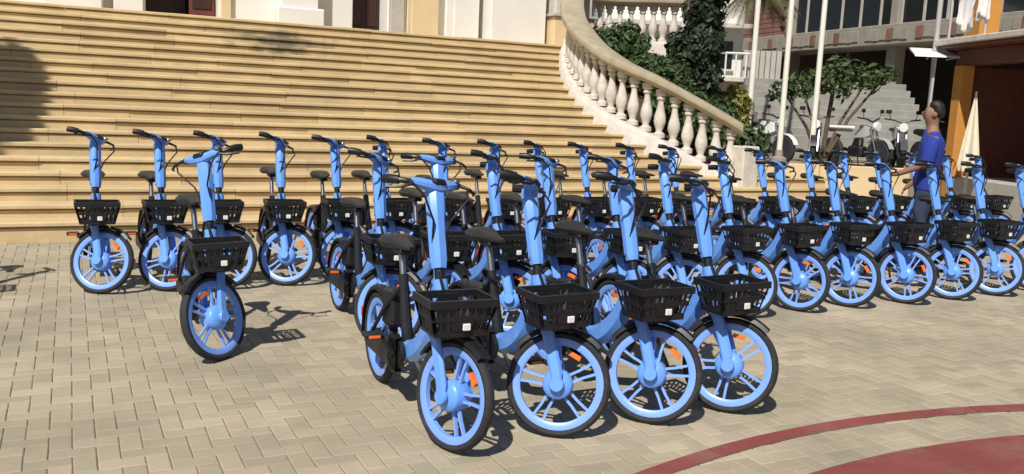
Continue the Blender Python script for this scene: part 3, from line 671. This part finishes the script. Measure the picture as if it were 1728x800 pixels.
def make_bike():
    root = empty('bicycle'); steer = []
    # frame: broad swept down tube, seat tube, stays, head tube
    f = MB()
    f.tube([onaxis(.74), onaxis(.55)], .036, 12)
    dt = spline([(.35,0,.70),(.315,0,.60),(.235,0,.47),(.11,0,.36),(-.03,0,.305),(-.12,0,.315)], 4)
    f.tube([Vector(p) for p in dt], [.82+.18*math.sin(math.pi*i/(len(dt)-1)) for i in range(len(dt))], prof=rrect(.078,.115,.026))
    fo = f.build('frame', BLUE, root, True)
    f = MB()
    f.tube([(-.07,0,.31),(-.135,0,.50),(-.19,0,.665)], [1,.85,.8], up=Vector((1,0,0)), prof=rrect(.055,.07,.018))
    for s in (-1,1):
        f.tube([(-.08,s*.03,.31),(-.25,s*.06,.285),(-WB,s*.068,WR)], .013, 7); f.tube([(-.17,s*.02,.60),(-.3,s*.06,.47),(-WB,s*.068,WR)], .011, 7)
    f.build('rear_frame', BLACK, root, True)
    MB().cbox((-.345,-.045,.40),(-.175,.045,.60),.015, Matrix.Rotation(R(-6),4,'Y')).build('battery_box', BLACK, root)
    MB().tube([(-.185,0,.65),(-.235,0,.80)], .018, 10).build('seat_post', STEEL, root, True)
    sd = MB(); rings = []
    for x, w, zt, zb in ((.15,.018,.852,.835),(.10,.028,.858,.828),(.0,.042,.862,.82),(-.07,.085,.868,.815),(-.12,.098,.875,.815),(-.155,.085,.878,.825),(-.17,.05,.872,.84)):
        rings.append([Vector((x-.21,y*w,z)) for y, z in ((-.8,zb),(.8,zb),(1,(zb+zt)/2),(.75,zt-.004),(.3,zt),(-.3,zt),(-.75,zt-.004),(-1,(zb+zt)/2))])
    sa = sd.loops(rings).build('saddle', SADDLE, root, True)
    MB().cbox((-.30,-.035,.795),(-.16,.035,.822),.008).build('saddle_clamp', BLACK, sa)
    # drive
    ck = MB().lathe([(.02,-.075),(.085,-.07),(.085,-.05),(.02,-.045)], 20, T((-.06,0,.29)), 'y').build('chain_guard', BLACK, root, True)
    cg = MB(); cg.loops([[Vector((-.06+math.cos(a)*.1,y,.29+math.sin(a)*.1)) for a in [R(v) for v in range(60,301,30)]]+[Vector((-WB+.02,y,.21)),Vector((-WB,y,.25)),Vector((-WB+.02,y,.29))] for y in (-.085,-.055)]); cg.build('chain_case', BLACK, root)
    cs = MB(); cs.tube([(-.06,.085,.29),(-.06,-.1,.29)], .018, 8); cs.tube([(-.06,.085,.29),(.055,.095,.22)], .011, 6); cs.tube([(-.06,-.1,.29),(-.175,-.11,.36)], .011, 6)
    cr_ = cs.build('crank', BLACK, root, True)
    for (x, y, z) in ((.055,.145,.22),(-.175,-.16,.36)):
        p = MB().cbox((x-.045,y-.045,z-.012),(x+.045,y+.045,z+.012),.005).build('pedal', BLACK, cr_)
        for e_ in (-1,1): MB().box((x+e_*.045-.003,y-.03,z-.007),(x+e_*.045+.003,y+.03,z+.007)).build('pedal_reflector', ORANGE, p)
    ks = MB(); ks.tube([(-.16,.05,.27),(-.2,.13,.12),(-.22,.2,.006)], .011, 7); ks.build('kickstand', STEEL, root, True)
    make_wheel(root, -WB, True)
    rf = MB(); pts = arc(-WB, WR, .285, 25, 190, 14)
    rf.loops([[p+Vector((0,y,0))+(Vector((p.x+WB,0,p.z-WR)).normalized()*z) for y, z in ((-.036,-.02),(-.03,.0),(0,.008),(.03,0),(.036,-.02),(.028,-.014),(0,-.002),(-.028,-.014))] for p in pts])
    rfo = rf.build('rear_fender', BLACK, root, True)
    MB().cbox((-.845,-.03,.30),(-.815,.03,.36),.006).build('tail_light', REDLENS, rfo)
    # basket fixed to the head tube
    bk = MB(); zt, zb = .692, .556; tw, td, bw, bd_ = .152, .112, .118, .082; cx = .535
    def lvl(t): return (bw+(tw-bw)*t, bd_+(td-bd_)*t, zb+(zt-zb)*t)
    for t, th in ((0,.011),(.5,.008),(1,.013)):
        w, d, z = lvl(t); P = [Vector((cx-d,-w,z)),Vector((cx+d,-w,z)),Vector((cx+d,w,z)),Vector((cx-d,w,z))]
        bk.tube(P, th, closed=True, prof=[(-.8,-1.3),(.8,-1.3),(.8,1.3),(-.8,1.3)])
    w0, d0, _ = lvl(0); w1, d1_, _ = lvl(1)
    for i in range(9):
        t = -1+2*i/8
        for s in (-1,1): bk.tube([(cx+s*d0,t*w0,zb),(cx+s*d1_,t*w1,zt)], .0075, prof=[(-1,-.5),(1,-.5),(1,.5),(-1,.5)])
    for i in range(7):
        t = -1+2*i/6
        for s in (-1,1): bk.tube([(cx+t*d0,s*w0,zb),(cx+t*d1_,s*w1,zt)], .0075, prof=[(-1,-.5),(1,-.5),(1,.5),(-1,.5)])
    for i in range(7):
        y = -w0+2*w0*i/6; bk.box((cx-d0,y-.009,zb-.006),(cx+d0,y+.009,zb+.004))
    # solid lower panel and bracket to the head tube
    bk.box((cx-d0-.01,-.05,.56),(cx-d0+.004,.05,.70)); bk.box((.36,-.03,.585),(cx-d0,.03,.625)); bk.box((.40,-.05,.528),(cx+d0*.7,.05,.541))
    bo = bk.build('basket', BLACK, root)
    fp_ = MB(); fp_.loops([[Vector((cx+d0+(d1_-d0)*t+x,y*(w0+(w1-w0)*t)*.97,zb+(zt-zb)*t)) for x, y, t in ((.004,-.4,.1),(.004,.4,.1),(.004,.4,.42),(.004,-.4,.42))],[Vector((cx+d0+(d1_-d0)*t+x,y*(w0+(w1-w0)*t)*.97,zb+(zt-zb)*t)) for x, y, t in ((.010,-.4,.1),(.010,.4,.1),(.010,.4,.42),(.010,-.4,.42))]]).build('front_panel', BLACK, bo)
    MB().cbox((cx+.103,-.002,.573),(cx+.113,.034,.604),.003).build('number_plate', WHITE, bo)
    hl = MB(); hl.lathe([(.012,-.03),(.03,-.02),(.034,.02),(.03,.028)], 14, T((.42,0,.655)) @ Matrix.Rotation(R(90),4,'Y')); hl.build('headlight', WHITE, root, True)
    MB().tube([(.42,-.01,.70),(.38,-.012,.75),(.36,-.01,.78)], .008, 6).build('cable', BLACK, root, True)
    # ---- everything below turns with the handlebar
    sm = MB(); sm.tube([onaxis(.79), onaxis(.83), onaxis(1.0), onaxis(1.125), onaxis(1.15)], [.85,1,1.02,1.08,.85], up=Vector((1,0,0)), prof=rrect(.078,.072,.02)); so_ = sm.build('stem', BLUE, root, True); steer.append(so_)
    MB().tube([onaxis(.735), onaxis(.80)], .024, 10).build('headset', BLACK, so_, True)
    t0 = onaxis(1.145)
    hbm = MB(); L_ = [t0+Vector(p) for p in ((-.110,.205,.020),(-.075,.195,.024),(-.030,.165,.026),(.003,.11,.020),(.012,0,.012))]
    pts = L_+[Vector((p.x,-p.y,p.z)) for p in reversed(L_[:-1])]
    hbm.tube(pts, .014, 8); hb_ = hbm.build('handlebar', BLACK, root, True); steer.append(hb_)
    for s in (-1,1):
        P = [Vector((p.x,s*p.y,p.z)) for p in (L_[0]+(L_[0]-L_[1])*.15, L_[1], L_[2]*.7+L_[1]*.3)]
        MB().tube(P, [.021,.0225,.021], 10).build('grip', BLACK, hb_, True)
        Q = [Vector((p.x,s*p.y,p.z)) for p in (t0+Vector((.0,.15,.03)), t0+Vector((.055,.17,.02)), t0+Vector((.04,.22,-.002)), t0+Vector((-.015,.265,-.012)))]
        lv_ = MB().tube(Q, [.011,.009,.0075,.006], 6).build('brake_lever', BLACK, hb_, True)
    bc = [t0+Vector((-.012,.135,.027)), t0+Vector((.003,.09,.022)), t0+Vector((.012,0,.010))]
    MB().tube(bc+[Vector((p.x,-p.y,p.z)) for p in reversed(bc[:-1])], [.7,1,1.15,1,.7], up=Vector((0,0,1)), prof=rrect(.062,.05,.016)).build('bar_cover', BLUE, hb_, True)
    MB().cbox((t0.x-.045,-.04,t0.z+.02),(t0.x+.05,.04,t0.z+.052),.012).build('display', BLACK, hb_)
    bl = MB(); bl.lathe([(.005,0),(.022,.003),(.02,.014),(.006,.022)], 12, T((t0.x+.0,.13,t0.z+.042))); bl.build('bell', STEEL, hb_, True)
    cbm = MB()
    for s in (-1,1): cbm.tube([(t0.x+.05,s*.165,t0.z+.02),(t0.x+.1,s*.13,t0.z-.03),(t0.x+.09,s*.05,t0.z-.14),(t0.x+.08,s*.02,.80)], .0055, 5)
    cbm.build('brake_cable', BLACK, hb_, True)
    fk = MB(); cz = .545; c0 = onaxis(cz)
    fk.tube([c0+Vector((0,-.075,0)), c0+Vector((0,0,.012)), c0+Vector((0,.075,0))], .024, 8)
    for s in (-1,1):
        fk.tube([c0+Vector((0,s*.066,.01)), c0*.5+Vector((.505*.5,s*.07,.4*.5)), Vector((WB-.012,s*.072,.30)), Vector((WB,s*.074,.235))], [1,1,1.05,.8], up=Vector((1,0,0)), prof=rrect(.03,.058,.011))
        fk.lathe([(.032,-.012),(.036,-.006),(.036,.006),(.032,.012)], 14, T((WB,s*.076,WR)), 'y')
    fko = fk.build('fork', BLUE, root, True); steer.append(fko)
    MB().tube([onaxis(.55), onaxis(.60)], .022, 8).build('steerer', STEEL, fko)
    w = make_wheel(root, WB); steer.append(w)
    ff = MB(); pts = arc(WB, WR, .274, 52, 150, 12)
    ff.loops([[p+Vector((0,y,0))+(Vector((p.x-WB,0,p.z-WR)).normalized()*z) for y, z in ((-.036,-.02),(-.03,.0),(0,.008),(.03,0),(.036,-.02),(.028,-.014),(0,-.002),(-.028,-.014))] for p in pts])
    ffo = ff.build('front_fender', BLACK, root, True); steer.append(ffo)
    for o_ in steer: o_['turns'] = 1
    return root
proto = make_bike()
def copy_tree(o, parent=None):
    c = o.copy(); col.objects.link(c)
    if parent is not None: c.parent = parent
    for ch_ in list(o.children): copy_tree(ch_, c)
    return c
first = [True]; spin = random.Random(21)
def place_bike(u, v, steer, label, group, lean=2.0, head=0.0):
    o = proto if first[0] else copy_tree(proto); first[0] = False
    tag(o, label, 'bicycle', group)
    a = R(-90+head); fw = Vector((math.cos(a), math.sin(a), 0))
    o.location = Vector((u, v, 0))-fw*WB; o.rotation_euler = (R(-lean), 0, a)
    Q = Matrix.Rotation(R(steer), 3, AX_D); M4 = T(AX_P) @ Q.to_4x4() @ T(-AX_P)
    hseat = spin.uniform(-.04,.05)
    for c in o.children:
        if c.get('turns'): c.matrix_local = M4
        if c.name.startswith('saddle') or c.name.startswith('seat_post'): c.location = Vector((-.26, 0, .9))*hseat
        if 'wheel' in c.name:
            x_ = WB if c.get('turns') else -WB
            c.matrix_local = (M4 if c.get('turns') else Matrix.Identity(4)) @ T((x_,0,WR)) @ Matrix.Rotation(spin.uniform(-.5,.5),4,'Y') @ T((-x_,0,-WR))
    # keep the turned wheel on the ground
    axle = M4 @ Vector((WB,0,WR)); nrm_ = Q @ Vector((0,1,0))
    low = axle.z-WR*math.sqrt(max(0, 1-nrm_.z**2))
    o.location.z = -low*.5
    return o
ORD = ['first','second','third','fourth','fifth','sixth','seventh','eighth','ninth','tenth','eleventh','twelfth','thirteenth','fourteenth','fifteenth','sixteenth','seventeenth','eighteenth','nineteenth','twentieth','twenty-first','twenty-second']
rg = random.Random(3)
GA, GB, GC = 'bikes in the back row by the steps', 'bikes in the middle row', 'bikes in the front row'
for i, (u, s, ln) in enumerate(((1.50,20,.5),(2.03,55,-.6),(2.57,47,.3),(3.07,41,-.8))):
    place_bike(u, 3.54, s, 'blue hire bicycle with black basket, %s from left in the front row of four' % ORD[i], GC, ln, rg.uniform(-2,2))
rowB = [(.77,-46),(1.76,50),(2.2,18),(2.64,48),(3.06,40),(3.58,44),(4.1,46),(4.68,42),(5.3,34),(5.86,30),(6.5,28),(7.1,22),(7.72,26),(8.36,24)]
for i, (u, s) in enumerate(rowB):
    lab = 'blue hire bicycle standing alone front left, ahead of the back row' if i == 0 else 'blue hire bicycle, %s from left in the middle row right of the gap' % ORD[i-1]
    place_bike(u, 5.3+rg.uniform(-.04,.04), s+rg.uniform(-9,9), lab, GB, rg.uniform(-1.8,2.2), rg.uniform(-4,4))
rowA = [(.16,66),(.64,64),(1.08,60),(1.56,60),(2.06,58),(2.54,56),(3.06,58),(3.6,54),(4.1,52),(4.62,52),(5.16,50),(5.72,48),(6.3,48),(6.9,44),(7.55,42),(8.15,40),(8.75,36),(9.35,36),(9.95,34),(10.55,32)]
for i, (u, s) in enumerate(rowA):
    place_bike(u, 7.36+rg.uniform(-.03,.03), s+rg.uniform(-10,6), 'blue hire bicycle, %s from left in the back row against the steps' % ORD[i], GA, rg.uniform(-2.2,1.4), rg.uniform(-3.5,3.5))
place_bike(-1.02, 7.3, 50, 'blue hire bicycle left of the picture whose shadow reaches in from the left edge', GA, 2, 0)
